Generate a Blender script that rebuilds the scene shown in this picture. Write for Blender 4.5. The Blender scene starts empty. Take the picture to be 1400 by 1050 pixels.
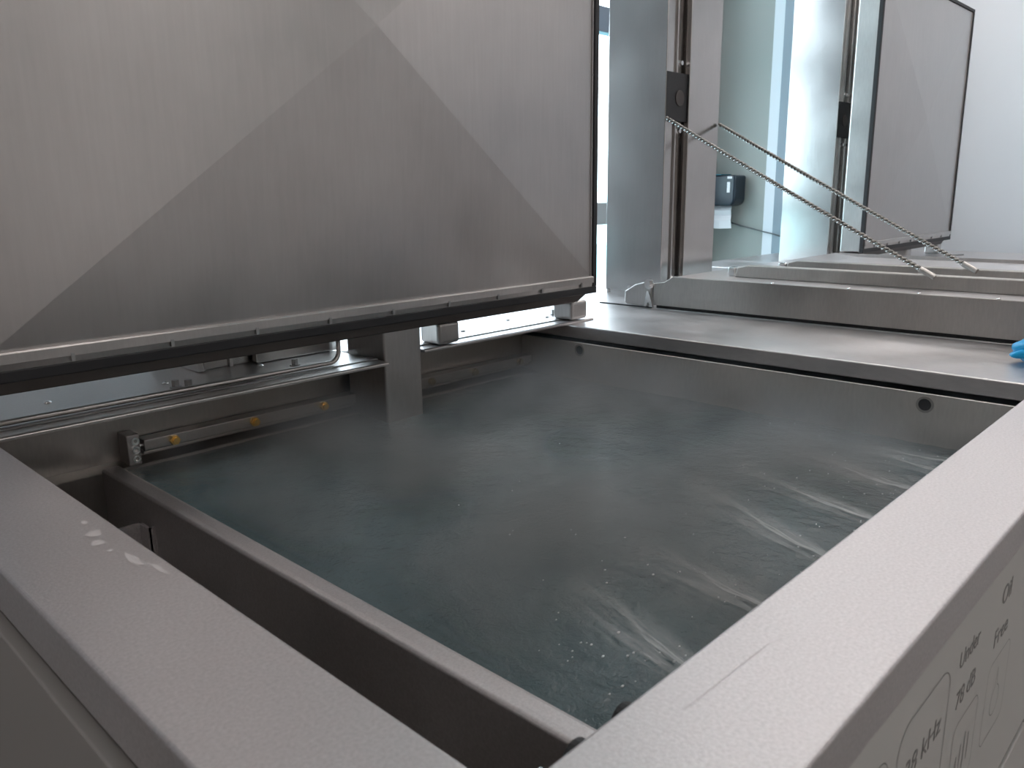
import bpy, bmesh, math, random
from mathutils import Vector, Matrix, noise

random.seed(7)
PI = math.pi
COL = bpy.context.scene.collection
SC = bpy.context.scene

# ------------------------------------------------------------------ helpers
class MB:
    """Collects shapes (in world metres) and links them as one mesh object."""
    def __init__(self):
        self.bm = bmesh.new()

    def box(self, x0, x1, y0, y1, z0, z1):
        b = self.bm
        v = [b.verts.new((x, y, z)) for x in (x0, x1) for y in (y0, y1) for z in (z0, z1)]
        for f in ((0, 1, 3, 2), (4, 6, 7, 5), (0, 4, 5, 1), (2, 3, 7, 6), (0, 2, 6, 4), (1, 5, 7, 3)):
            b.faces.new([v[i] for i in f])
        return self

    def prism(self, pts, axis, a0, a1):
        """polygon pts in the two other axes (in x,y,z order), extruded along axis"""
        def mk(p, a):
            if axis == 'x':
                return (a, p[0], p[1])
            if axis == 'y':
                return (p[0], a, p[1])
            return (p[0], p[1], a)
        b = self.bm
        A = [b.verts.new(mk(p, a0)) for p in pts]
        B = [b.verts.new(mk(p, a1)) for p in pts]
        n = len(pts)
        b.faces.new(A)
        b.faces.new(B[::-1])
        for i in range(n):
            b.faces.new((A[i], B[i], B[(i + 1) % n], A[(i + 1) % n]))
        return self

    def cyl(self, c, d, r, h, n=20, r2=None):
        """cylinder starting at c, along direction d"""
        d = Vector(d).normalized()
        q = d.to_track_quat('Z', 'Y').to_matrix()
        r2 = r if r2 is None else r2
        b = self.bm
        A, B = [], []
        for i in range(n):
            t = 2 * PI * i / n
            A.append(b.verts.new(Vector(c) + q @ Vector((r * math.cos(t), r * math.sin(t), 0))))
            B.append(b.verts.new(Vector(c) + q @ Vector((r2 * math.cos(t), r2 * math.sin(t), h))))
        b.faces.new(A[::-1])
        b.faces.new(B)
        for i in range(n):
            b.faces.new((A[i], A[(i + 1) % n], B[(i + 1) % n], B[i]))
        return self

    def ring(self, c, d, r0, r1, h, n=24):
        """washer / ring"""
        d = Vector(d).normalized()
        q = d.to_track_quat('Z', 'Y').to_matrix()
        b = self.bm
        L = []
        for r, z in ((r0, 0), (r1, 0), (r1, h), (r0, h)):
            L.append([b.verts.new(Vector(c) + q @ Vector((r * math.cos(2 * PI * i / n), r * math.sin(2 * PI * i / n), z))) for i in range(n)])
        for k in range(4):
            A, B = L[k], L[(k + 1) % 4]
            for i in range(n):
                b.faces.new((A[i], A[(i + 1) % n], B[(i + 1) % n], B[i]))
        return self

    def tube(self, pts, r, n=8, cap=True):
        pts = [Vector(p) for p in pts]
        b = self.bm
        rings = []
        up = Vector((0, 0, 1))
        prev = None
        for i, p in enumerate(pts):
            t = (pts[min(i + 1, len(pts) - 1)] - pts[max(i - 1, 0)]).normalized()
            if prev is None:
                a = t.cross(up)
                if a.length < 1e-3:
                    a = t.cross(Vector((1, 0, 0)))
                a.normalize()
            else:
                a = (prev - t * prev.dot(t)).normalized()
            prev = a
            c = t.cross(a)
            rings.append([b.verts.new(p + a * r * math.cos(2 * PI * k / n) + c * r * math.sin(2 * PI * k / n)) for k in range(n)])
        for A, B in zip(rings, rings[1:]):
            for k in range(n):
                b.faces.new((A[k], A[(k + 1) % n], B[(k + 1) % n], B[k]))
        if cap:
            b.faces.new(rings[0][::-1])
            b.faces.new(rings[-1])
        return self

    def dome(self, c, d, r, h, n=14, m=5):
        d = Vector(d).normalized()
        q = d.to_track_quat('Z', 'Y').to_matrix()
        b = self.bm
        R = []
        for j in range(m):
            a = PI / 2 * j / m
            R.append([b.verts.new(Vector(c) + q @ Vector((r * math.cos(a) * math.cos(2 * PI * i / n), r * math.cos(a) * math.sin(2 * PI * i / n), h * math.sin(a)))) for i in range(n)])
        top = b.verts.new(Vector(c) + q @ Vector((0, 0, h)))
        for A, B in zip(R, R[1:]):
            for i in range(n):
                b.faces.new((A[i], A[(i + 1) % n], B[(i + 1) % n], B[i]))
        for i in range(n):
            b.faces.new((R[-1][i], R[-1][(i + 1) % n], top))
        b.faces.new(R[0][::-1])
        return self

    def poly(self, *pts):
        self.bm.faces.new([self.bm.verts.new(p) for p in pts])
        return self

    def build(self, name, mat, parent=None, bevel=0.0, seg=3, smooth=False, label=None):
        off = Vector((0, 0, 0))
        p = parent
        while p is not None:
            off += p.location
            p = p.parent
        bmesh.ops.translate(self.bm, verts=self.bm.verts, vec=-off)
        bmesh.ops.recalc_face_normals(self.bm, faces=self.bm.faces)
        me = bpy.data.meshes.new(name)
        self.bm.to_mesh(me)
        self.bm.free()
        o = bpy.data.objects.new(name, me)
        COL.objects.link(o)
        me.materials.append(mat)
        if smooth:
            for f in me.polygons:
                f.use_smooth = True
        if bevel:
            m = o.modifiers.new('edge', 'BEVEL')
            m.width = bevel
            m.segments = seg
            m.limit_method = 'ANGLE'
            m.angle_limit = math.radians(35)
        if parent is not None:
            o.parent = parent
        if label:
            o['label'] = label
        return o


def thing(name, label, cat, loc=(0, 0, 0), group=None, kind=None):
    o = bpy.data.objects.new(name, None)
    o.empty_display_size = 0.1
    COL.objects.link(o)
    o.location = loc
    return tag(o, label, cat, group, kind)


def tag(o, label, cat, group=None, kind=None):
    o['label'] = label
    o['category'] = cat
    if group:
        o['group'] = group
    if kind:
        o['kind'] = kind
    return o


def struct(o):
    o['kind'] = 'structure'
    return o


# ------------------------------------------------------------------ materials
def newmat(name):
    m = bpy.data.materials.new(name)
    m.use_nodes = True
    nt = m.node_tree
    for n in list(nt.nodes):
        nt.nodes.remove(n)
    out = nt.nodes.new('ShaderNodeOutputMaterial')
    return m, nt, out


def N(nt, kind, **kw):
    n = nt.nodes.new(kind)
    for k, v in kw.items():
        if k in n.inputs:
            n.inputs[k].default_value = v
        else:
            setattr(n, k, v)
    return n


def ramp(nt, stops):
    n = nt.nodes.new('ShaderNodeValToRGB')
    e = n.color_ramp.elements
    while len(e) < len(stops):
        e.new(0.5)
    for el, (p, c) in zip(e, stops):
        el.position = p
        el.color = (c, c, c, 1) if not isinstance(c, tuple) else (*c, 1)
    return n


def plain(name, col, rough=0.5, metal=0.0, spec=0.5):
    m, nt, out = newmat(name)
    p = N(nt, 'ShaderNodeBsdfPrincipled', **{'Base Color': (*col, 1), 'Roughness': rough, 'Metallic': metal, 'Specular IOR Level': spec})
    nt.links.new(p.outputs[0], out.inputs[0])
    return m


def steel(name, col=(.50, .48, .47), rough=.34, grain=260, stretch=(1, 1, 1), blotch=.10, bump=.03, stain=0.0, rvar=.10, cvar=.06):
    """stainless sheet: fine grain, cloudy patches, optional dried water marks"""
    m, nt, out = newmat(name)
    L = nt.links.new
    tc = N(nt, 'ShaderNodeNewGeometry')
    mp = N(nt, 'ShaderNodeMapping')
    mp.inputs['Scale'].default_value = stretch
    L(tc.outputs['Position'], mp.inputs[0])
    fine = N(nt, 'ShaderNodeTexNoise', Scale=grain, Detail=3, Roughness=.6)
    L(mp.outputs[0], fine.inputs['Vector'])
    big = N(nt, 'ShaderNodeTexNoise', Scale=3.2, Detail=5, Roughness=.55)
    L(tc.outputs['Position'], big.inputs['Vector'])
    # roughness
    r1 = N(nt, 'ShaderNodeMapRange')
    r1.inputs['From Min'].default_value = .3
    r1.inputs['From Max'].default_value = .7
    r1.inputs['To Min'].default_value = rough - rvar
    r1.inputs['To Max'].default_value = rough + rvar
    L(big.outputs['Fac'], r1.inputs['Value'])
    # colour
    c1 = N(nt, 'ShaderNodeMapRange')
    c1.inputs['From Min'].default_value = .25
    c1.inputs['From Max'].default_value = .75
    c1.inputs['To Min'].default_value = 1 - blotch
    c1.inputs['To Max'].default_value = 1 + blotch
    L(big.outputs['Fac'], c1.inputs['Value'])
    c2 = N(nt, 'ShaderNodeMapRange')
    c2.inputs['From Min'].default_value = .25
    c2.inputs['From Max'].default_value = .75
    c2.inputs['To Min'].default_value = 1 - cvar
    c2.inputs['To Max'].default_value = 1 + cvar
    L(fine.outputs['Fac'], c2.inputs['Value'])
    mu = N(nt, 'ShaderNodeMath', operation='MULTIPLY')
    L(c1.outputs[0], mu.inputs[0])
    L(c2.outputs[0], mu.inputs[1])
    vm = N(nt, 'ShaderNodeVectorMath', operation='SCALE')
    vm.inputs[0].default_value = col
    L(mu.outputs[0], vm.inputs['Scale'])
    bs = N(nt, 'ShaderNodeBsdfPrincipled', Metallic=1.0)
    L(vm.outputs[0], bs.inputs['Base Color'])
    L(r1.outputs[0], bs.inputs['Roughness'])
    bp = N(nt, 'ShaderNodeBump', Strength=bump, Distance=.01)
    L(fine.outputs['Fac'], bp.inputs['Height'])
    L(bp.outputs[0], bs.inputs['Normal'])
    if stain > 0:
        sp = N(nt, 'ShaderNodeTexNoise', Scale=3.0, Detail=6, Roughness=.6, Distortion=.4)
        smp = N(nt, 'ShaderNodeMapping')
        smp.inputs['Scale'].default_value = (2.4, .8, 1)
        L(tc.outputs['Position'], smp.inputs[0])
        L(smp.outputs[0], sp.inputs['Vector'])
        rp = ramp(nt, [(.42, 0.0), (.80, stain)])
        rp.color_ramp.interpolation = 'EASE'
        L(sp.outputs['Fac'], rp.inputs[0])
        df = N(nt, 'ShaderNodeBsdfDiffuse', Color=(.62, .60, .62, 1))
        mx = N(nt, 'ShaderNodeMixShader')
        L(rp.outputs[0], mx.inputs[0])
        L(bs.outputs[0], mx.inputs[1])
        L(df.outputs[0], mx.inputs[2])
        L(mx.outputs[0], out.inputs[0])
    else:
        L(bs.outputs[0], out.inputs[0])
    return m


M = {}
M['rim'] = steel('blasted_steel', (.58, .555, .56), .48, 240, blotch=.05, bump=.06, cvar=.12, rvar=.05, stain=.06)
M['deck'] = steel('deck_steel', (.60, .58, .58), .35, 120, (1, .25, 1), stain=.30, bump=.02, rvar=.06)
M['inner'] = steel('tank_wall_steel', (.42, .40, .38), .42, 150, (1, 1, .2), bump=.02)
M['farwall'] = steel('lit_tank_steel', (.66, .64, .61), .52, 150, (1, 1, .2), bump=.02)  # same steel in a lighter colour, brightness of the far wall painted in
M['lid'] = steel('lid_steel', (.49, .47, .463), .35, 90, (1, 1, .06), blotch=.09, bump=.008, rvar=.06, cvar=.035)
M['frame'] = steel('frame_steel', (.52, .50, .49), .36, 140, (1, 1, .15), bump=.015, rvar=.06)
M['panel'] = steel('casing_steel', (.62, .61, .58), .40, 200, (.2, 1, 1), bump=.02, cvar=.03)
M['dark'] = plain('shade_dark_steel', (.10, .09, .085), .45, 1.0)  # near-black base paints the shade under the lid, pulley shares it
M['tower'] = steel('tower_steel', (.55, .53, .52), .20, 110, (1, 1, .08), bump=.008, rvar=.03, cvar=.03)
M['foil'] = plain('pale_front_foil', (.52, .51, .49), .45)
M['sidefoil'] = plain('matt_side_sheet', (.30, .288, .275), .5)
M['bright'] = plain('polished_steel', (.78, .78, .78), .18, 1.0)
M['strand'] = plain('strand_steel', (.30, .29, .275), .25, 1.0)
M['scratch'] = plain('dull_scratch', (.46, .44, .44), .45, 1.0)
M['scuff'] = plain('pale_scuff', (.50, .47, .47), .6)
M['bolt'] = plain('bolt_steel', (.40, .40, .40), .35, 1.0)
M['brass'] = plain('brass', (1.0, .66, .16), .30, 1.0)
M['dullbrass'] = plain('dull_brass', (.42, .36, .26), .40, 1.0)  # duller, greyer brass for the nozzles further along
M['rubber'] = plain('black_rubber', (.012, .012, .014), .55)
M['plastic'] = plain('dark_plastic', (.014, .024, .038), .3)
M['plastic_top'] = plain('lit_top_plastic', (.06, .20, .26), .25)  # lighter teal paints the light falling on the dispenser's top
M['paper'] = plain('white_paper', (.85, .86, .90), .9)
M['glove'] = plain('blue_nitrile', (.0, .36, .72), .38)
M['green'] = plain('green_board', (.02, .35, .18), .5)
M['ink'] = plain('grey_ink', (.23, .225, .22), .6)
M['wall'] = plain('white_wall_paint', (.74, .77, .82), .7)
M['wallwarm'] = plain('lid_warming_wall_paint', (.80, .75, .72), .7)  # warm tint put on unseen walls to warm the lid's reflection
M['walltile'] = plain('grey_wall_paint', (.33, .345, .325), .45)
M['floor'] = plain('grey_floor', (.30, .29, .28), .8)
M['ceil'] = plain('white_ceiling', (.80, .78, .77), .8)
M['winframe'] = plain('window_frame_grey', (.16, .20, .26), .4)
M['winframe2'] = plain('strip_blue_grey', (.24, .29, .34), .4)
M['sill'] = plain('window_sill_grey', (.36, .38, .40), .5)
M['cable'] = plain('grey_cable', (.14, .15, .16), .6)


def make_led():
    m, nt, out = newmat('led_diffuser')
    e = N(nt, 'ShaderNodeEmission', Color=(1.0, .93, .90, 1), Strength=8.5)
    nt.links.new(e.outputs[0], out.inputs[0])
    return m


def make_glass():
    m, nt, out = newmat('window_glass')
    t = N(nt, 'ShaderNodeBsdfTransparent', Color=(.96, .98, .98, 1))
    g = N(nt, 'ShaderNodeBsdfGlossy', Roughness=.02)
    f = N(nt, 'ShaderNodeFresnel')
    gm = N(nt, 'ShaderNodeNewGeometry')
    io = N(nt, 'ShaderNodeMapRange')          # same reflectance on both faces of the pane
    io.inputs['To Min'].default_value = 1.45
    io.inputs['To Max'].default_value = 1 / 1.45
    nt.links.new(gm.outputs['Backfacing'], io.inputs['Value'])
    nt.links.new(io.outputs[0], f.inputs['IOR'])
    x = N(nt, 'ShaderNodeMixShader')
    nt.links.new(f.outputs[0], x.inputs[0])
    nt.links.new(t.outputs[0], x.inputs[1])
    nt.links.new(g.outputs[0], x.inputs[2])
    nt.links.new(x.outputs[0], out.inputs[0])
    return m


def make_water():
    m, nt, out = newmat('murky_water')
    L = nt.links.new
    g = N(nt, 'ShaderNodeNewGeometry')
    a = N(nt, 'ShaderNodeTexNoise', Scale=34, Detail=4, Roughness=.6, Distortion=.8)
    b = N(nt, 'ShaderNodeTexNoise', Scale=120, Detail=3, Roughness=.6, Distortion=.4)
    L(g.outputs['Position'], a.inputs['Vector'])
    L(g.outputs['Position'], b.inputs['Vector'])
    b1 = N(nt, 'ShaderNodeBump', Strength=.30, Distance=.010)
    L(a.outputs['Fac'], b1.inputs['Height'])
    b2 = N(nt, 'ShaderNodeBump', Strength=.6, Distance=.003)
    L(b.outputs['Fac'], b2.inputs['Height'])
    L(b1.outputs[0], b2.inputs['Normal'])
    c = N(nt, 'ShaderNodeTexNoise', Scale=4, Detail=4)
    L(g.outputs['Position'], c.inputs['Vector'])
    cr = ramp(nt, [(.3, (.054, .082, .090)), (.7, (.078, .112, .122))])
    L(c.outputs['Fac'], cr.inputs[0])
    p = N(nt, 'ShaderNodeBsdfPrincipled', Roughness=.08, IOR=1.33)
    L(cr.outputs[0], p.inputs['Base Color'])
    L(b2.outputs[0], p.inputs['Normal'])
    L(p.outputs[0], out.inputs[0])
    return m


def make_foam():
    m, nt, out = newmat('white_bubble_foam')
    L = nt.links.new
    tc = N(nt, 'ShaderNodeUVMap')
    sp = N(nt, 'ShaderNodeSeparateXYZ')
    L(tc.outputs[0], sp.inputs[0])
    g = N(nt, 'ShaderNodeNewGeometry')
    mp = N(nt, 'ShaderNodeMapping')
    mp.inputs['Scale'].default_value = (9, 3.0, 1)
    L(tc.outputs[0], mp.inputs[0])
    ob = N(nt, 'ShaderNodeVectorMath', operation='ADD')
    L(mp.outputs[0], ob.inputs[0])
    L(g.outputs['Position'], ob.inputs[1])
    n = N(nt, 'ShaderNodeTexNoise', Scale=1.0, Detail=6, Roughness=.65)
    L(ob.outputs[0], n.inputs['Vector'])
    nr = ramp(nt, [(.36, 0.0), (.68, 1.0)])
    L(n.outputs['Fac'], nr.inputs[0])
    # u: across 0..1, v: along 0..1 (thins out away from the nozzle)
    cx = N(nt, 'ShaderNodeMath', operation='PINGPONG')
    cx.inputs[1].default_value = .5
    L(sp.outputs['X'], cx.inputs[0])
    ca = ramp(nt, [(0.0, 0.0), (.5, 1.0)])
    L(cx.outputs[0], ca.inputs[0])
    va = ramp(nt, [(0.0, 1.0), (.35, .45), (1.0, 0.0)])
    L(sp.outputs['Y'], va.inputs[0])
    m1 = N(nt, 'ShaderNodeMath', operation='MULTIPLY')
    L(ca.outputs[0], m1.inputs[0])
    L(va.outputs[0], m1.inputs[1])
    m2 = N(nt, 'ShaderNodeMath', operation='MULTIPLY')
    L(m1.outputs[0], m2.inputs[0])
    L(nr.outputs[0], m2.inputs[1])
    m3 = N(nt, 'ShaderNodeMath', operation='MULTIPLY')
    m3.use_clamp = True
    L(m2.outputs[0], m3.inputs[0])
    m3.inputs[1].default_value = 1.7
    d = N(nt, 'ShaderNodeBsdfDiffuse', Color=(.72, .76, .78, 1))
    t = N(nt, 'ShaderNodeBsdfTransparent')
    x = N(nt, 'ShaderNodeMixShader')
    L(m3.outputs[0], x.inputs[0])
    L(t.outputs[0], x.inputs[1])
    L(d.outputs[0], x.inputs[2])
    L(x.outputs[0], out.inputs[0])
    return m


def make_steam(density):
    m, nt, out = newmat('thin_steam')
    L = nt.links.new
    g = N(nt, 'ShaderNodeNewGeometry')
    n = N(nt, 'ShaderNodeTexNoise', Scale=3.2, Detail=3, Roughness=.5)
    L(g.outputs['Position'], n.inputs['Vector'])
    r = ramp(nt, [(.38, 0.0), (.70, 1.0)])
    L(n.outputs['Fac'], r.inputs[0])
    s = N(nt, 'ShaderNodeSeparateXYZ')
    L(g.outputs['Position'], s.inputs[0])
    h = N(nt, 'ShaderNodeMapRange')
    h.inputs['From Min'].default_value = .82
    h.inputs['From Max'].default_value = .99
    h.inputs['To Min'].default_value = density
    h.inputs['To Max'].default_value = 0
    L(s.outputs['Z'], h.inputs['Value'])
    mu = N(nt, 'ShaderNodeMath', operation='MULTIPLY')
    L(r.outputs[0], mu.inputs[0])
    L(h.outputs[0], mu.inputs[1])
    v = N(nt, 'ShaderNodeVolumeScatter', Color=(.80, .91, 1, 1), Anisotropy=.2)
    L(mu.outputs[0], v.inputs['Density'])
    L(v.outputs[0], out.inputs['Volume'])
    return m


M['led'] = make_led()
M['glass'] = make_glass()
M['water'] = make_water()
M['foam'] = make_foam()
M['steam'] = make_steam(5.0)

# ------------------------------------------------------------------ room
RX0, RX1, RY0, RY1, RZ = -4.0, 7.5, -4.5, 3.5, 3.8
struct(MB().box(RX0 - .1, RX1 + .1, RY0 - .1, RY1 + .1, -.1, 0).build('floor', M['floor']))
struct(MB().box(RX0 - .1, RX1 + .1, RY0 - .1, RY1 + .1, RZ, RZ + .1).build('ceiling', M['ceil']))
struct(MB().box(RX0 - .1, RX0, RY0, RY1, 0, RZ).build('wall_left', M['wallwarm']))
struct(MB().box(RX0, RX1, RY0 - .1, RY0, 0, RZ).build('wall_front', M['wallwarm']))
struct(MB().box(RX1, RX1 + .1, RY0 - .1, RY1 + .2, 0, RZ).build('wall_right', M['wall']))
WX0, WX1, WZ0, WZ1 = 1.85, 5.50, .15, 3.68
wb = MB()
wb.box(RX0, WX0, RY1, RY1 + .2, 0, RZ)
wb.box(WX1, RX1, RY1, RY1 + .2, 0, RZ)
wb.box(WX0, WX1, RY1, RY1 + .2, 0, WZ0)
wb.box(WX0, WX1, RY1, RY1 + .2, WZ1, RZ)
struct(wb.build('wall_back', M['wall']))
# pier standing out of the back wall, with a pale strip and a grey strip down its face
PX = 6.0
struct(MB().box(PX, RX1, 2.85, RY1, 0, RZ).build('wall_pier', M['walltile'], bevel=.004))
struct(MB().box(PX - .03, PX, 2.915, 3.0, 0, RZ).build('trim_1', M['wall'], bevel=.004))
struct(MB().box(PX - .045, PX, 2.825, 2.912, 0, RZ).build('trim_2', M['winframe2'], bevel=.004))

nwin = 3
ww = (WX1 - WX0) / nwin
for i in range(nwin):
    a, b = WX0 + i * ww, WX0 + (i + 1) * ww
    f = MB()
    y0, y1 = RY1 + .04, RY1 + .12
    f.box(a, a + .06, y0, y1, WZ0, WZ1).box(b - .06, b, y0, y1, WZ0, WZ1)
    f.box(a + .06, b - .06, y0, y1, WZ0, WZ0 + .07).box(a + .06, b - .06, y0, y1, WZ1 - .07, WZ1)
    f.box(a + .06, b - .06, y0, y1, 2.50, 2.66)
    w = struct(f.build('window_%d' % (i + 1), M['winframe'], bevel=.004))
    MB().box(a + .06, b - .06, RY1 - .02, y1, 1.235, 1.385).build('window_sill', M['sill'], w, bevel=.006)
    for z0, z1 in ((WZ0 + .07, 1.235), (1.385, 2.50), (2.66, WZ1 - .07)):
        MB().box(a + .06, b - .06, RY1 + .075, RY1 + .083, z0, z1).build('window_pane', M['glass'], w)
    li = bpy.data.lights.new('daylight_opening', 'AREA')
    li.shape = 'RECTANGLE'
    li.size = ww
    li.size_y = WZ1 - WZ0
    li.cycles.is_portal = True
    lo = bpy.data.objects.new('daylight_opening', li)
    COL.objects.link(lo)
    lo.location = ((a + b) / 2, RY1 + .21, (WZ0 + WZ1) / 2)
    lo.rotation_euler = (-PI / 2, 0, 0)

struct(MB().box(-14, 22, RY1 + .2, 40, -.3, -.25).build('ground_outside', plain('paving_outside', (.20, .42, .42), .8)))

# unseen ceiling lights; several over the front and left are added as fill
k = 0
for cx, cy in ((4.3, .4), (4.3, 2.0), (6.3, .4), (6.3, 2.0), (1.2, .55), (-1.6, .9), (2.5, -3.1), (6.3, -2.7), (.1, -2.3)):
    if True:
        t = thing('ceiling_light', 'unseen white square ceiling light panel over the tank hall, some added as fill', 'ceiling light', (cx, cy, RZ), 'ceiling lights')
        MB().box(cx - .62, cx + .62, cy - .32, cy + .32, RZ - .04, RZ).build('light_frame', M['wall'], t)
        MB().box(cx - .58, cx + .58, cy - .28, cy + .28, RZ - .046, RZ - .039).build('diffuser', M['led'], t)

# ------------------------------------------------------------------ the near tank
TW = 1.0                                     # rim height
T = thing('cleaning_tank', 'large open stainless steel cleaning tank with wide rim, full of water', 'cleaning tank', (1.2, 1.2, 0))
r = MB()
# left side of the rim, folded sheet
r.prism([(.224, .93), (.224, 1.0), (.379, 1.0), (.379, .955), (.370, .955), (.370, .986), (.236, .986), (.236, .93)], 'y', .217, 1.755)
# right side of the rim
r.prism([(.217, .941), (.217, 1.0), (.372, 1.0), (.372, .955), (.363, .955), (.363, .986), (.229, .986), (.229, .941)], 'x', .379, 2.16)
r.build('rim', M['rim'], T, bevel=.004)
for x, y, a, b in ((.346, 1.140, .010, .012), (.338, 1.102, .009, .010), (.341, 1.066, .005, .005), (.350, 1.012, .006, .026), (.362, .965, .004, .020), (.352, 1.19, .004, .010)):
    pg = [(x + a * (1 + .25 * math.sin(5 * t + x * 90)) * math.cos(t), y + b * (1 + .25 * math.cos(3 * t + y * 70)) * math.sin(t), 1.0004) for t in [2 * PI * i / 14 for i in range(14)]]
    MB().poly(*pg).build('scuff_mark', M['scuff'], T, label='pale scuff mark on the rim')
MB().poly((.56, .3305, 1.0004), (.711, .3255, 1.0004), (.711, .3250, 1.0004), (.56, .3299, 1.0004)).build('scratch', M['scratch'], T, label='long dark scratch on the rim')
# deck on the far side
d = MB()
d.prism([(2.16, .956), (2.16, 1.0), (2.694, 1.0), (2.694, .94), (2.685, .94), (2.685, .986), (2.172, .986), (2.172, .956)], 'y', .217, 2.75)
d.box(.20, 2.16, 2.02, 2.75, .985, .9965)
d.build('deck_plate', M['deck'], T, bevel=.005)

WAT = .815
# inner walls
w = MB()
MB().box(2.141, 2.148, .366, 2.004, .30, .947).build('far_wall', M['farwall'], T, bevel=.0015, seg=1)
w.box(.372, .379, .36, 2.02, .30, .954)                   # left
w.box(.379, 2.148, .358, .366, .30, .954)                 # right
w.box(.379, 2.148, 2.005, 2.012, .82, .99)                # back, upper
w.prism([(1.945, .30), (1.945, .822), (2.005, .826), (2.005, .818), (1.953, .815), (1.953, .30)], 'x', .379, 2.148)
w.box(.379, 2.148, .366, 1.945, .30, .306)
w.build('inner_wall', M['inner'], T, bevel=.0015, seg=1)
# overflow weir: folded sheet wall with a flat top
we = MB()
we.prism([(.627, .306), (.627, .828), (.631, .833), (.640, .834), (.660, .834), (.668, .831), (.668, .306)], 'y', .366, 1.945)
we.build('overflow_weir', M['rim'], T, bevel=.002)
# bracket in the overflow trough
b = MB()
b.box(.545, .618, 1.706, 1.713, .52, .77)
b.box(.614, .627, 1.665, 1.669, .52, .77)
b.box(.611, .618, 1.665, 1.713, .52, .77)
b.build('trough_bracket', M['rim'], T)

# holes in the far wall
for y, z in ((.609, .918), (1.728, .921)):
    o = MB().ring((2.141, y, z), (-1, 0, 0), .0155, .021, .003).build('drain_hole', M['inner'], T, smooth=False)
    MB().cyl((2.1408, y, z), (-1, 0, 0), .0155, .0008, 24).build('hole_opening', M['rubber'], o)
# weld line marks: rubber knobs poking from the right wall under the rim
for x, y in ((.510, .416), (.585, .416)):
    MB().cyl((x, .366, .935), (0, 1, 0), .019, .052, 20).build('rubber_bumper', M['rubber'], T, bevel=.004, label='black rubber bumper under the rim')
MB().cyl((.462, .366, .935), (0, 1, 0), .013, .055, 16).build('steel_stud', M['bright'], T, bevel=.003)

# overflow column standing in the water
MB().box(1.360, 1.495, 1.803, 1.985, .31, 1.085).build('steel_column', M['frame'], T, bevel=.007)

# nozzle bar on the back wall
for seg, (xa, xb) in enumerate(((.735, 1.40), (1.46, 2.165))):
    nb = MB()
    nb.box(xa, xb, 1.955, 2.000, .849, .877)
    nb.box(xa, xb, 1.965, 2.003, .838, .846)
    bar = nb.build('nozzle_bar', M['frame'], T, bevel=.002)
    for x in (.808, 1.028, 1.246, 1.655, 1.848, 2.072):
        if xa < x < xb:
            q = MB()
            q.cyl((x, 1.955, .862), (0, -1, 0), .0125, .011, 6)
            q.cyl((x, 1.944, .862), (0, -1, 0), .0085, .006, 14)
            q.build('nozzle', M['brass'] if x < 1.3 else M['dullbrass'], bar)
    if seg:
        MB().cyl((2.165, 1.978, .862), (1, 0, 0), .016, .010, 18).build('end_cap', M['frame'], bar, bevel=.004)
cl = MB().box(.693, .724, 1.950, 2.004, .822, .898).build('clamp_block', M['frame'], T, bevel=.003)
for z in (.882, .860, .838):
    MB().ring((.711, 1.950, z), (0, -1, 0), .0045, .0095, .006, 18).build('clamp_screw', M['bright'], cl)
MB().cyl((.724, 1.972, .862), (1, 0, 0), .006, .014, 12).build('pipe_stub', M['bright'], cl)

# hinge plates over the back edge
for nm, (xa, xb, yf, z, bolts) in enumerate((
        (.20, 1.348, 1.767, 1.000, ((.551, 2.0), (.815, 1.985), (1.086, 2.0))),
        (1.505, 2.31, 1.800, 1.008, ((1.799, 1.950), (2.067, 2.0), (2.206, 1.935))))):
    h = MB()
    h.prism([(yf, z - .010), (yf, z - .003), (yf + .006, z), (yf + .050, z), (yf + .053, z + .004), (yf + .095, z + .004), (yf + .098, z), (2.16, z), (2.16, z - .010)], 'x', xa, xb)
    hp = h.build('hinge_plate', M['frame'] if nm == 0 else M['deck'], T, bevel=.001, seg=1)
    for x, y in bolts:
        MB().dome((x, y, z), (0, 0, 1), .009, .006).build('dome_screw', M['bright'], hp, smooth=True)
    for x, y in (((.815, 1.925), (.838, 1.905), (1.15, 1.93)) if nm == 0 else ((1.745, 1.939), (2.277, 1.964))):
        q = MB()
        q.cyl((x, y, z), (0, 0, 1), .014, .003, 18).cyl((x, y, z + .003), (0, 0, 1), .0095, .016, 6)
        q.build('hex_bolt', M['bolt'], hp)
# bent conduit lying along the left hinge plate
pts = [(.20, 1.835, 1.012), (.6, 1.835, 1.012), (1.20, 1.835, 1.012)]
for i in range(1, 9):
    a = PI / 2 * i / 8
    pts.append((1.20 + .03 * math.sin(a), 1.835, 1.042 - .03 * math.cos(a)))
pts.append((1.23, 1.835, 1.10))
MB().tube(pts, .0065, 10).build('bent_pipe', M['frame'], T, smooth=True)

# outer casing
c = MB()
c.box(2.1485, 2.68, .24, 2.74, .05, .935)
c.box(.24, 2.1485, 2.03, 2.74, .05, .975)
c.box(.232, .240, .217, 2.75, .02, .94)
c.build('gap_shade_fill', M['rubber'], T)  # black fill: stops stray light and puts shade into the gaps
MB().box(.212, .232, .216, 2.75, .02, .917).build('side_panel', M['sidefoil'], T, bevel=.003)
fp = MB().box(.24, 2.69, .2215, .229, .515, .950).build('front_panel', M['foil'], T, bevel=.001, seg=1)
MB().box(.24, 1.565, .2185, .229, .05, .503).build('access_door', M['foil'], T, bevel=.004)
MB().box(1.572, 2.69, .2215, .229, .05, .512).build('lower_panel', M['foil'], T, bevel=.003)
MB().box(.24, 2.69, .230, .237, .05, .95).build('seam_liner', M['rubber'], T)

# printed lettering on the front panel
YP = .2215 - .0004


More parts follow.
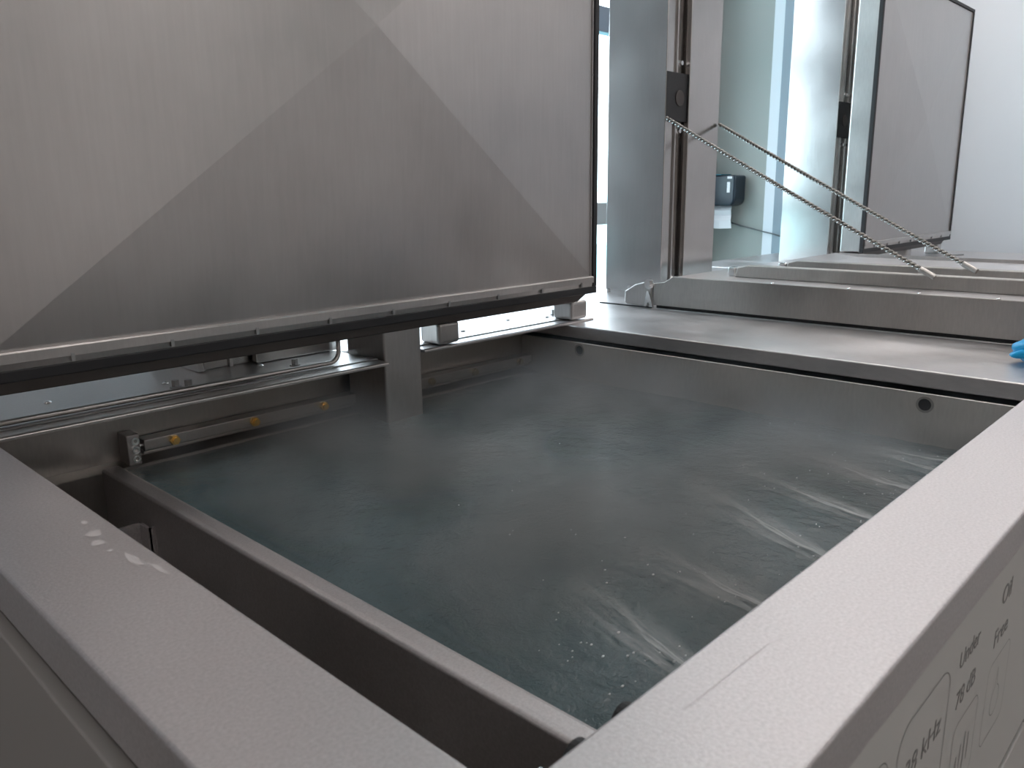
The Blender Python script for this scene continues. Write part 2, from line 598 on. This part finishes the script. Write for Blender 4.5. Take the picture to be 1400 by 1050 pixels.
def txt(s, x, z, size, sx=1.0):
    cu = bpy.data.curves.new('lettering', 'FONT')
    cu.body = s
    cu.size = size
    cu.extrude = .0001
    o = bpy.data.objects.new('lettering', cu)
    COL.objects.link(o)
    o.parent = fp
    o.location = Vector((x, YP, z)) - T.location
    o.rotation_euler = (PI / 2, 0, 0)
    o.scale = (sx, 1, 1)
    cu.materials.append(M['ink'])
    bpy.context.view_layer.update()
    me = bpy.data.meshes.new_from_object(o.evaluated_get(bpy.context.evaluated_depsgraph_get()))
    me.name = 'lettering'
    q = bpy.data.objects.new('lettering', me)
    q.parent, q.location, q.rotation_euler, q.scale = o.parent, o.location, o.rotation_euler, o.scale
    bpy.data.objects.remove(o)
    q.name = 'lettering'
    COL.objects.link(q)
    return q


def rr(x0, x1, z0, z1, r, n=8):
    p = []
    for cx, cz, a0 in ((x1 - r, z1 - r, 0), (x0 + r, z1 - r, PI / 2), (x0 + r, z0 + r, PI), (x1 - r, z0 + r, 3 * PI / 2)):
        for i in range(n + 1):
            a = a0 + PI / 2 * i / n
            p.append((cx + r * math.cos(a), cz + r * math.sin(a)))
    return p


def stroke(pl, wd, closed, name='printed_outline'):
    m = MB()
    n = len(pl)
    for i in range(n if closed else n - 1):
        a, b = Vector(pl[i]), Vector(pl[(i + 1) % n])
        d = (b - a)
        if d.length < 1e-6:
            continue
        d.normalize()
        q = Vector((-d.y, d.x)) * wd / 2
        a2, b2 = a - d * wd * .3, b + d * wd * .3
        m.poly((a2.x + q.x, YP, a2.y + q.y), (b2.x + q.x, YP, b2.y + q.y), (b2.x - q.x, YP, b2.y - q.y), (a2.x - q.x, YP, a2.y - q.y))
    return m.build(name, M['ink'], fp)


txt('38 kHz', .846, .806, .040, 1.12)
txt('Under', 1.031, .861, .036, 1.0)
txt('78 dB', 1.036, .800, .038, 1.0)
txt('Oil', 1.231, .868, .042, 1.05)
txt('Free', 1.212, .809, .040, 1.10)
stroke(rr(.815, .997, .646, .888, .035), .0016, True)
stroke(rr(.630, .787, .646, .883, .030), .0016, True)
stroke(rr(1.046, 1.160, .646, .769, .018), .0012, True)
stroke(rr(1.206, 1.330, .646, .780, .018), .0012, True)
stroke([(.85 + .012 * i, .735 + .030 * math.sin(i * PI / 2.5)) for i in range(11)], .002, False, 'printed_wave')
for i, hgt in enumerate((.02, .04, .06, .04)):
    stroke([(1.075 + i * .018, .70 - hgt / 2), (1.075 + i * .018, .70 + hgt / 2)], .004, False, 'printed_bar')
dr = [(1.268 + .024 * math.sin(2 * PI * i / 24), .700 - .024 * math.cos(2 * PI * i / 24)) for i in range(24)]
dr[12] = (1.268, .755)
stroke(dr, .0014, True, 'printed_drop')

# ------------------------------------------------------------------ water, foam, steam
def wave(x, y):
    z = .0022 * noise.noise((x * 7, y * 7, 1.3)) + .0014 * noise.noise((x * 19, y * 19, 4.1)) + .0007 * noise.noise((x * 43, y * 43, 7.7))
    k = max(0.0, 1 - (y - .37) / .75)
    z += k * (.0030 * noise.noise((x * 26, y * 14, 2.2)) + .0018 * noise.noise((x * 60, y * 36, 9.0)))
    return z


bm = bmesh.new()
nx, ny = 300, 310
X0, X1, Y0, Y1 = .668, 2.141, .366, 1.945
gv = [[bm.verts.new((X0 + (X1 - X0) * i / nx, Y0 + (Y1 - Y0) * j / ny, WAT + wave(X0 + (X1 - X0) * i / nx, Y0 + (Y1 - Y0) * j / ny))) for j in range(ny + 1)] for i in range(nx + 1)]
for i in range(nx):
    for j in range(ny):
        bm.faces.new((gv[i][j], gv[i + 1][j], gv[i + 1][j + 1], gv[i][j + 1]))
me = bpy.data.meshes.new('water')
bm.to_mesh(me)
bm.free()
for f in me.polygons:
    f.use_smooth = True
me.materials.append(M['water'])
WA = bpy.data.objects.new('water', me)
COL.objects.link(WA)
tag(WA, 'murky grey green rippling water filling the steel tank', 'water', kind='stuff')

# jets of bubbles from the right wall: thin wedges of foam on the water
JETS = [(.810, .9, .34), (1.055, .9, .20), (1.245, 1.15, .48), (1.490, 1.1, .34), (1.705, 1.0, .36), (1.900, .7, .25), (2.020, .8, .0)]
for jx, s, sl in JETS:
    bm = bmesh.new()
    uvl = bm.loops.layers.uv.new('UVMap')
    nu, nv = 12, 40
    Lg = .50 * s
    vs = []
    for a in range(nu + 1):
        row = []
        for b in range(nv + 1):
            u, v = a / nu, b / nv
            hw = .022 + .075 * v
            x = jx + (u - .5) * 2 * hw + sl * Lg * v
            y = .368 + Lg * v
            bulge = .016 * math.exp(-(v / .25) ** 2) * math.sin(PI * u)
            row.append((bm.verts.new((x, y, WAT + wave(x, y) + .0035 + bulge)), u, v))
        vs.append(row)
    for a in range(nu):
        for b in range(nv):
            q = (vs[a][b], vs[a + 1][b], vs[a + 1][b + 1], vs[a][b + 1])
            if max(t[0].co.x for t in q) > X1 - .002:
                continue
            f = bm.faces.new([t[0] for t in q])
            f.smooth = True
            for lp, t in zip(f.loops, q):
                lp[uvl].uv = (t[1], t[2])
    me = bpy.data.meshes.new('foam_streak')
    bm.to_mesh(me)
    bm.free()
    me.materials.append(M['foam'])
    o = bpy.data.objects.new('foam_streak', me)
    COL.objects.link(o)
    o.parent = WA
    o['label'] = 'white streak of bubbles blown across the water'

bm = bmesh.new()
for i in range(170):
    jx = random.choice(JETS)[0] + random.gauss(0.02, .06)
    y = .42 + abs(random.gauss(0, .28))
    if not (X0 + .02 < jx < X1 - .02) or y > 1.6:
        continue
    rr_ = random.uniform(.0008, .0022)
    mt = Matrix.Translation((jx, y, WAT + wave(jx, y) + rr_ * .5)) @ Matrix.Diagonal((1.6, 1, .8, 1))
    bmesh.ops.create_icosphere(bm, subdivisions=1, radius=rr_, matrix=mt)
me = bpy.data.meshes.new('bubbles')
bm.to_mesh(me)
bm.free()
for f in me.polygons:
    f.use_smooth = True
me.materials.append(plain('bubble_white', (.75, .80, .82), .15))
o = bpy.data.objects.new('bubble_foam', me)
COL.objects.link(o)
o.parent = WA
o['kind'] = 'stuff'

st = MB().box(.69, 2.13, .40, 1.93, .824, .99).build('steam', M['steam'])
tag(st, 'thin white steam drifting low over the tank water', 'steam', kind='stuff')

# ------------------------------------------------------------------ lids
def open_lid(label, x, y, z, wd, ht, peak, rv):
    """upright lid: face towards -Y, (x, y, z) is its lower left corner"""
    t = thing('tank_lid', label, 'tank lid', (x + wd / 2, y, z), 'lids of the cleaning tanks')
    x1, z1 = x + wd, z + ht
    g = .020
    # folded face: four facets meeting in a raised point
    xa, xb, za, zb = x + g, x1 - g, z + .059, z1 - g
    cx, cz = (xa + xb) / 2, (za + zb) / 2
    p = MB()
    b = p.bm
    v = [b.verts.new(c) for c in ((xa, y, za), (xb, y, za), (xb, y, zb), (xa, y, zb), (cx, y - peak, cz))]
    vb = [b.verts.new((q.co.x, y + .03, q.co.z)) for q in v[:4]]
    for i in range(4):
        b.faces.new((v[i], v[(i + 1) % 4], v[4]))
        b.faces.new((v[i], vb[i], vb[(i + 1) % 4], v[(i + 1) % 4]))
    b.faces.new(vb)
    p.build('lid_panel', M['lid'], t)
    MB().box(x + .004, x1 - .004, y + .012, y + .125, z + .004, z1 - .004).build('lid_shell', M['frame'], t, bevel=.006)
    # bottom trim strip, two steps
    tr = MB()
    tr.prism([(y + .012, z + .024), (y - .006, z + .024), (y - .008, z + .037), (y - .014, z + .038), (y - .014, z + .057), (y - .010, z + .060), (y + .012, z + .060)], 'x', x + .012, x1 - g)
    trim = tr.build('trim_strip', M['frame'], t)
    for i in range(int(wd / .203)):
        xx = x + .161 + i * .203
        MB().box(xx - .0035, xx + .0035, y - .0155, y - .006, z + .027, z + .043).build('trim_clip', M['bolt'], trim)
    es = MB()
    es.box(x1 - g - .006, x1 - g, y - .004, y + .02, z + .060, z1 - g)
    e = es.build('edge_strip', M['frame'], t)
    for i in range(6):
        MB().dome((x1 - g - .003, y - .004, z + .26 + i * .23), (0, -1, 0), .004, .002, 10, 3).build('rivet', M['bolt'], e)
    ga = MB()
    ga.box(x - .004, x1 + .004, y - .009, y + .014, z, z + .024)
    ga.box(x - .004, x1 + .004, y - .009, y + .014, z1 - g + .002, z1)
    ga.box(x - .004, x + g - .002, y - .009, y + .014, z + .024, z1 - g + .002)
    ga.box(x1 - g + .002, x1 + .004, y - .009, y + .014, z + .024, z1 - g + .002)
    ga.build('gasket', M['rubber'], t, bevel=.003)
    # hinge beam under the lid and its blocks
    hb = MB()
    hb.prism([(x - .02, z - .004), (x1, z - .004), (x1 - .055, z - .030), (x - .02, z - .030)], 'y', y + .03, y + .11)
    hb.build('hinge_beam', M['dark'], t, bevel=.003)
    for xx in (x1 - .682, x1 - .062) + ((x + .08, ) if rv else ()):
        MB().box(xx, xx + (.085 if xx < x1 - .1 else .09), y + .05, y + .14, z - .098, z - .030).build('hinge_block', M['frame'], t, bevel=.012)
    return t


open_lid('big steel lid with a cross fold standing open behind the near tank', .375, 1.75, 1.109, 1.871, 1.46, .050, False)
open_lid('open lid standing upright in front of the white wall, beside the brightly lit tower', 4.69, 1.75, 1.098, 1.60, 1.50, .026, True)

# ------------------------------------------------------------------ second tank with its closed lid
def tank_body(label, x0, x1):
    t = thing('cleaning_tank', label, 'cleaning tank', ((x0 + x1) / 2, 1.2, 0))
    d = MB()
    d.box(x0, x1, .217, 2.75, .965, 1.0)
    d.build('deck_plate', M['deck'], t, bevel=.004)
    MB().box(x0 + .01, x1 - .01, .226, 2.74, .0, .965).build('casing', M['panel'], t)
    return t


T2 = tank_body('second steel cleaning tank, closed, with ropes on its lid', 2.702, 4.40)
for x, y in ((3.02, 2.27), (2.73, 1.857)):
    q = MB()
    q.cyl((x, y, 1.0), (0, 0, 1), .012, .003, 16).cyl((x, y, 1.003), (0, 0, 1), .009, .014, 6)
    q.build('deck_bolt', M['bright'], T2)
MB().box(2.6945, 2.7015, 1.812, 2.07, .95, 1.004).build('seam_strip', M['rubber'], T2)
T3 = tank_body('third steel cleaning tank at the far end under the open lid', 4.46, 6.60)
q = MB()
q.tube([(5.78, 1.615, 1.0), (5.78, 1.615, 1.017), (5.785, 1.612, 1.022), (5.84, 1.58, 1.024), (5.90, 1.545, 1.024)], .006, 10)
q.build('bent_rod', M['bolt'], T3, smooth=True)

L2 = thing('tank_lid', 'closed lid lying flat on the second tank, held by two ropes', 'tank lid', (3.5, 1.0, 1.0), 'lids of the cleaning tanks')
MB().box(2.715, 4.25, .25, 1.80, 1.0, 1.012).build('gasket', M['rubber'], L2)
s = MB()
# side skirts with a recessed top tray
s.prism([(.24, 1.012), (.24, 1.128), (1.722, 1.128), (1.760, 1.104), (1.806, 1.098), (1.806, 1.012)], 'x', 2.702, 2.712)
s.build('side_skirt', M['inner'], L2, bevel=.002)  # darker steel than the other skirts, dim reflections put into its colour
s = MB()
s.box(4.25, 4.26, .24, 1.722, 1.012, 1.128)
s.box(2.712, 4.25, .24, .25, 1.012, 1.128)
s.box(2.712, 4.25, 1.790, 1.800, 1.012, 1.098)
s.build('skirt', M['frame'], L2)
s = MB()
s.prism([(.25, 1.10), (.25, 1.112), (1.60, 1.112), (1.722, 1.127), (1.760, 1.103), (1.800, 1.097), (1.800, 1.08)], 'x', 2.712, 4.25)
s.build('lid_top', M['deck'], L2)
for x, ya in ((2.985, 1.60), (3.30, 1.535)):
    s = MB()
    s.prism([(.28, 1.112), (.28, 1.160), (ya - .04, 1.160), (ya, 1.150), (ya + .01, 1.112)], 'x', x, x + .055)
    bm_ = s.build('cross_rail', M['inner'], L2, bevel=.004)
    MB().box(x + .004, x + .05, ya + .010, ya + .045, 1.112, 1.150).build('rail_end', M['bright'], bm_, bevel=.006)
for y in (1.31, 1.04, .82, .60):
    MB().dome((2.707, y, 1.128), (0, 0, 1), .006, .005, 12, 4).build('dome_screw', M['bright'], L2, smooth=True)
# hinge arm at the end of the skirt
ha = MB()
ha.prism([(1.815, 1.006), (1.815, 1.090), (1.845, 1.102), (1.895, 1.088), (1.945, 1.058), (1.945, 1.012), (1.935, 1.006)], 'x', 2.700, 2.742)
arm = ha.build('hinge_arm', M['frame'], L2, bevel=.004)
q = MB()
q.cyl((2.700, 1.826, 1.095), (-1, 0, 0), .021, .004, 22)
q.cyl((2.696, 1.826, 1.095), (-1, 0, 0), .014, .010, 6)
q.build('pivot_bolt', M['bright'], arm)
q = MB()
q.prism([(1.800, 1.005), (1.812, 1.005), (1.818, 1.022), (1.826, 1.022), (1.830, 1.005), (1.842, 1.005), (1.830, 1.068), (1.822, 1.068)], 'x', 2.688, 2.694)
q.build('fork_tab', M['bright'], arm)

# ------------------------------------------------------------------ lift towers
def tower(label, x0, x1, gap):
    y0, y1, z0, z1 = 2.04, 2.35, 1.0, 3.75
    t = thing('lift_tower', label, 'lift tower', ((x0 + x1) / 2, (y0 + y1) / 2, z0), 'lid lifting towers')
    xg = x0 + gap
    p = MB()
    # sheet steel channel, open towards the front, with folded lips
    p.prism([(x0, y0), (x0 + .012, y0), (x0 + .020, y0 + .008), (x0 + .020, y0 + .024), (xg + .02, y0 + .024), (xg + .02, y0 + .012), (x1, y0 + .012), (x1, y1), (x0, y1)], 'z', z0, z1)
    p.build('tower_casing', M['tower'], t, bevel=.003)
    MB().box(xg, x1 + .01, y0 - .012, y0 + .012, z0 + .002, z1).build('cover_plate', M['tower'], t, bevel=.003)
    MB().box(xg - .065, xg - .055, y0 + .016, y0 + .024, z0, z1).build('guide_rib', M['frame'], t)
    sl = MB().box(x0 + .003, xg - .002, y0 - .001, y0 + .0235, 1.755, 1.955).build('rope_slot', M['rubber'], t, label='dark opening for the rope')
    MB().cyl((xg - .062, y0 - .001, 1.85), (0, -1, 0), .034, .004, 22).build('rope_pulley', M['dark'], sl, bevel=.003)
    for z in (2.0, 1.06, 1.715):
        q = MB()
        q.cyl((xg - .035, y0 + .024, z), (0, -1, 0), .014, .003, 18).cyl((xg - .035, y0 + .021, z), (0, -1, 0), .010, .015, 6)
        q.build('hex_bolt', M['bright'], t)
    return t


tower('steel lift tower, mostly hidden behind the big open lid', .93, 1.355, .16)
tower('tall steel lift tower beside the big lid, ropes running from it', 3.105, 3.525, .168)
tower('brightly lit lift tower just beside the far open lid', 4.92, 5.40, .165)

# ------------------------------------------------------------------ ropes
def rope(label, a, b, sag):
    a, b = Vector(a), Vector(b)
    t = thing('lift_rope', label, 'rope', a, 'ropes of the closed lid')
    n = 420
    d = (b - a).normalized()
    s = d.cross(Vector((0, 0, 1))).normalized()
    u = s.cross(d)
    Lg = (b - a).length
    m = MB()
    for k in range(2):
        pts = []
        for i in range(n + 1):
            f = i / n
            c = a.lerp(b, f) - Vector((0, 0, sag * 4 * f * (1 - f)))
            ph = 2 * PI * (k / 2 + f * Lg / .036)
            pts.append(c + (s * math.cos(ph) + u * math.sin(ph)) * .0045)
        m.tube(pts, .0050, 6)
    m.build('twisted_strands', M['strand'], t, smooth=True)
    MB().cyl(b - d * .05, d, .0105, .060, 14).build('end_sleeve', M['inner'], t, bevel=.002)
    return t


rope('nearer twisted steel rope running from the tower slot to the closed lid', (3.115, 2.045, 1.765), (2.992, .87, 1.157), .004)
rope('further twisted steel rope behind the first, running to the closed lid', (3.530, 2.02, 1.755), (3.300, .82, 1.157), .004)

# ------------------------------------------------------------------ things on the pier
DZ = thing('paper_towel_dispenser', 'dark plastic paper towel dispenser with white towels hanging out, on the grey wall', 'paper towel dispenser', (PX, 3.32, 1.33))
p = MB()
y0, y1 = 3.175, 3.475
prof = [(y0, 1.572), (y0, 1.385), (y0 + .010, 1.36), (y0 + .035, 1.338), (y1 - .035, 1.338), (y1 - .01, 1.355), (y1, 1.385), (y1, 1.572)]
p.prism(prof, 'x', PX - .17, PX)
body = p.build('dispenser_body', M['plastic'], DZ, bevel=.018)
MB().box(PX - .165, PX - .005, y0 + .13, y1 - .006, 1.5725, 1.582).build('top_cover', M['plastic_top'], DZ, bevel=.004)
MB().box(PX - .1715, PX - .17, y0 + .045, y0 + .070, 1.44, 1.52).build('white_strip', M['paper'], body)  # small upright white strip on the dispenser front
MB().box(PX - .1715, PX - .17, y0 + .030, y0 + .070, 1.545, 1.562).build('white_bar', M['paper'], body)  # short white bar near the top of the front
s = MB()
b = s.bm
rows = [(PX - .085, 1.345, .072), (PX - .12, 1.305, .085), (PX - .095, 1.265, .075), (PX - .125, 1.23, .088), (PX - .13, 1.165, .100)]
prev = None
for x, z, hw in rows:
    cur = [b.verts.new((x, 3.315 - hw, z)), b.verts.new((x - .018, 3.315, z - .004)), b.verts.new((x, 3.315 + hw, z))]
    if prev:
        for i in range(2):
            b.faces.new((prev[i], prev[i + 1], cur[i + 1], cur[i]))
    prev = cur
o = s.build('paper_towel', M['paper'], DZ)
sm = o.modifiers.new('thick', 'SOLIDIFY')
sm.thickness = .004

tag(MB().tube([(PX - .006, 3.34, 1.22), (PX - .006, 3.21, 1.183), (PX - .036, 2.99, 1.14), (PX - .051, 2.90, 1.125), (PX - .051, 2.835, 1.108)], .005, 8).build('wall_cable', M['cable'], smooth=True), 'thin grey cable running down the grey wall below the towel dispenser', 'cable')
tag(MB().box(PX - .04, PX - .001, 3.462, 3.499, .0, 1.235).build('green_board', M['green'], bevel=.004), 'narrow upright green board at the wall corner beside the lift tower', 'board')

# ------------------------------------------------------------------ blue glove on the deck
bm = bmesh.new()
bmesh.ops.create_icosphere(bm, subdivisions=4, radius=1.0)
for v in bm.verts:
    c = v.co.copy()
    f = 1 + .16 * noise.noise(c * 1.7 + Vector((3, 1, 5))) - .10 * abs(noise.noise(c * 4.2))
    v.co = Vector((c.x * .055 * f + 2.43, c.y * .085 * f + .405, 1.0 + max(-.0, (c.z * .045 * f + .036))))
me = bpy.data.meshes.new('glove_palm')
for k in range(4):
    base = Vector((2.395 + .022 * k, .455, 1.03))
    d = Vector((-.12 + .07 * k, 1, -.28)).normalized()
    q = d.to_track_quat('Z', 'Y').to_matrix().to_4x4()
    res = bmesh.ops.create_uvsphere(bm, u_segments=14, v_segments=10, radius=1.0)
    ln = (.034, .042, .040, .030)[k]
    for v in res['verts']:
        v.co = base + q.to_3x3() @ Vector((v.co.x * .012, v.co.y * .012, v.co.z * ln))
        v.co.z = max(v.co.z, 1.001)
bm.to_mesh(me)
bm.free()
for f in me.polygons:
    f.use_smooth = True
me.materials.append(M['glove'])
o = bpy.data.objects.new('rubber_glove', me)
COL.objects.link(o)
tag(o, 'bright blue crumpled rubber glove lying on the steel deck', 'glove')

# ------------------------------------------------------------------ daylight, camera, view
wd = bpy.data.worlds.new('daylight')
SC.world = wd
wd.use_nodes = True
nt = wd.node_tree
bg = nt.nodes['Background']
tc = nt.nodes.new('ShaderNodeTexCoord')
sx = nt.nodes.new('ShaderNodeSeparateXYZ')
nt.links.new(tc.outputs['Generated'], sx.inputs[0])
cr = nt.nodes.new('ShaderNodeValToRGB')
e = cr.color_ramp.elements
e[0].position, e[0].color = .46, (.45, .80, .85, 1)
e[1].position, e[1].color = .54, (.79, .90, 1.0, 1)
mr = nt.nodes.new('ShaderNodeMapRange')
mr.inputs['From Min'].default_value = -1
mr.inputs['From Max'].default_value = 1
nt.links.new(sx.outputs['Z'], mr.inputs['Value'])
nt.links.new(mr.outputs[0], cr.inputs[0])
nt.links.new(cr.outputs[0], bg.inputs[0])
bg.inputs[1].default_value = 7.2

cam = bpy.data.cameras.new('camera')
co = bpy.data.objects.new('camera', cam)
COL.objects.link(co)
cam.sensor_width = 36
cam.lens = 1100.33 / 1400 * 36
R = Vector((0.69026716, -0.72342818, -0.01352488))
U = Vector((0.17511982, 0.14889763, 0.97322276))
W = Vector((0.70204295, 0.67415218, -0.22946576))
mt = Matrix((R, U, -W)).transposed().to_4x4()
mt.translation = Vector((0, 0, 1.45))
co.matrix_world = mt
cam.clip_start = .02
cam.dof.use_dof = True
cam.dof.focus_distance = 2.0
cam.dof.aperture_fstop = 9.0
SC.camera = co

SC.view_settings.view_transform = 'Standard'
SC.view_settings.look = 'None'
SC.view_settings.gamma = 1
SC.view_settings.use_curve_mapping = False
SC.view_settings.exposure = 0.1
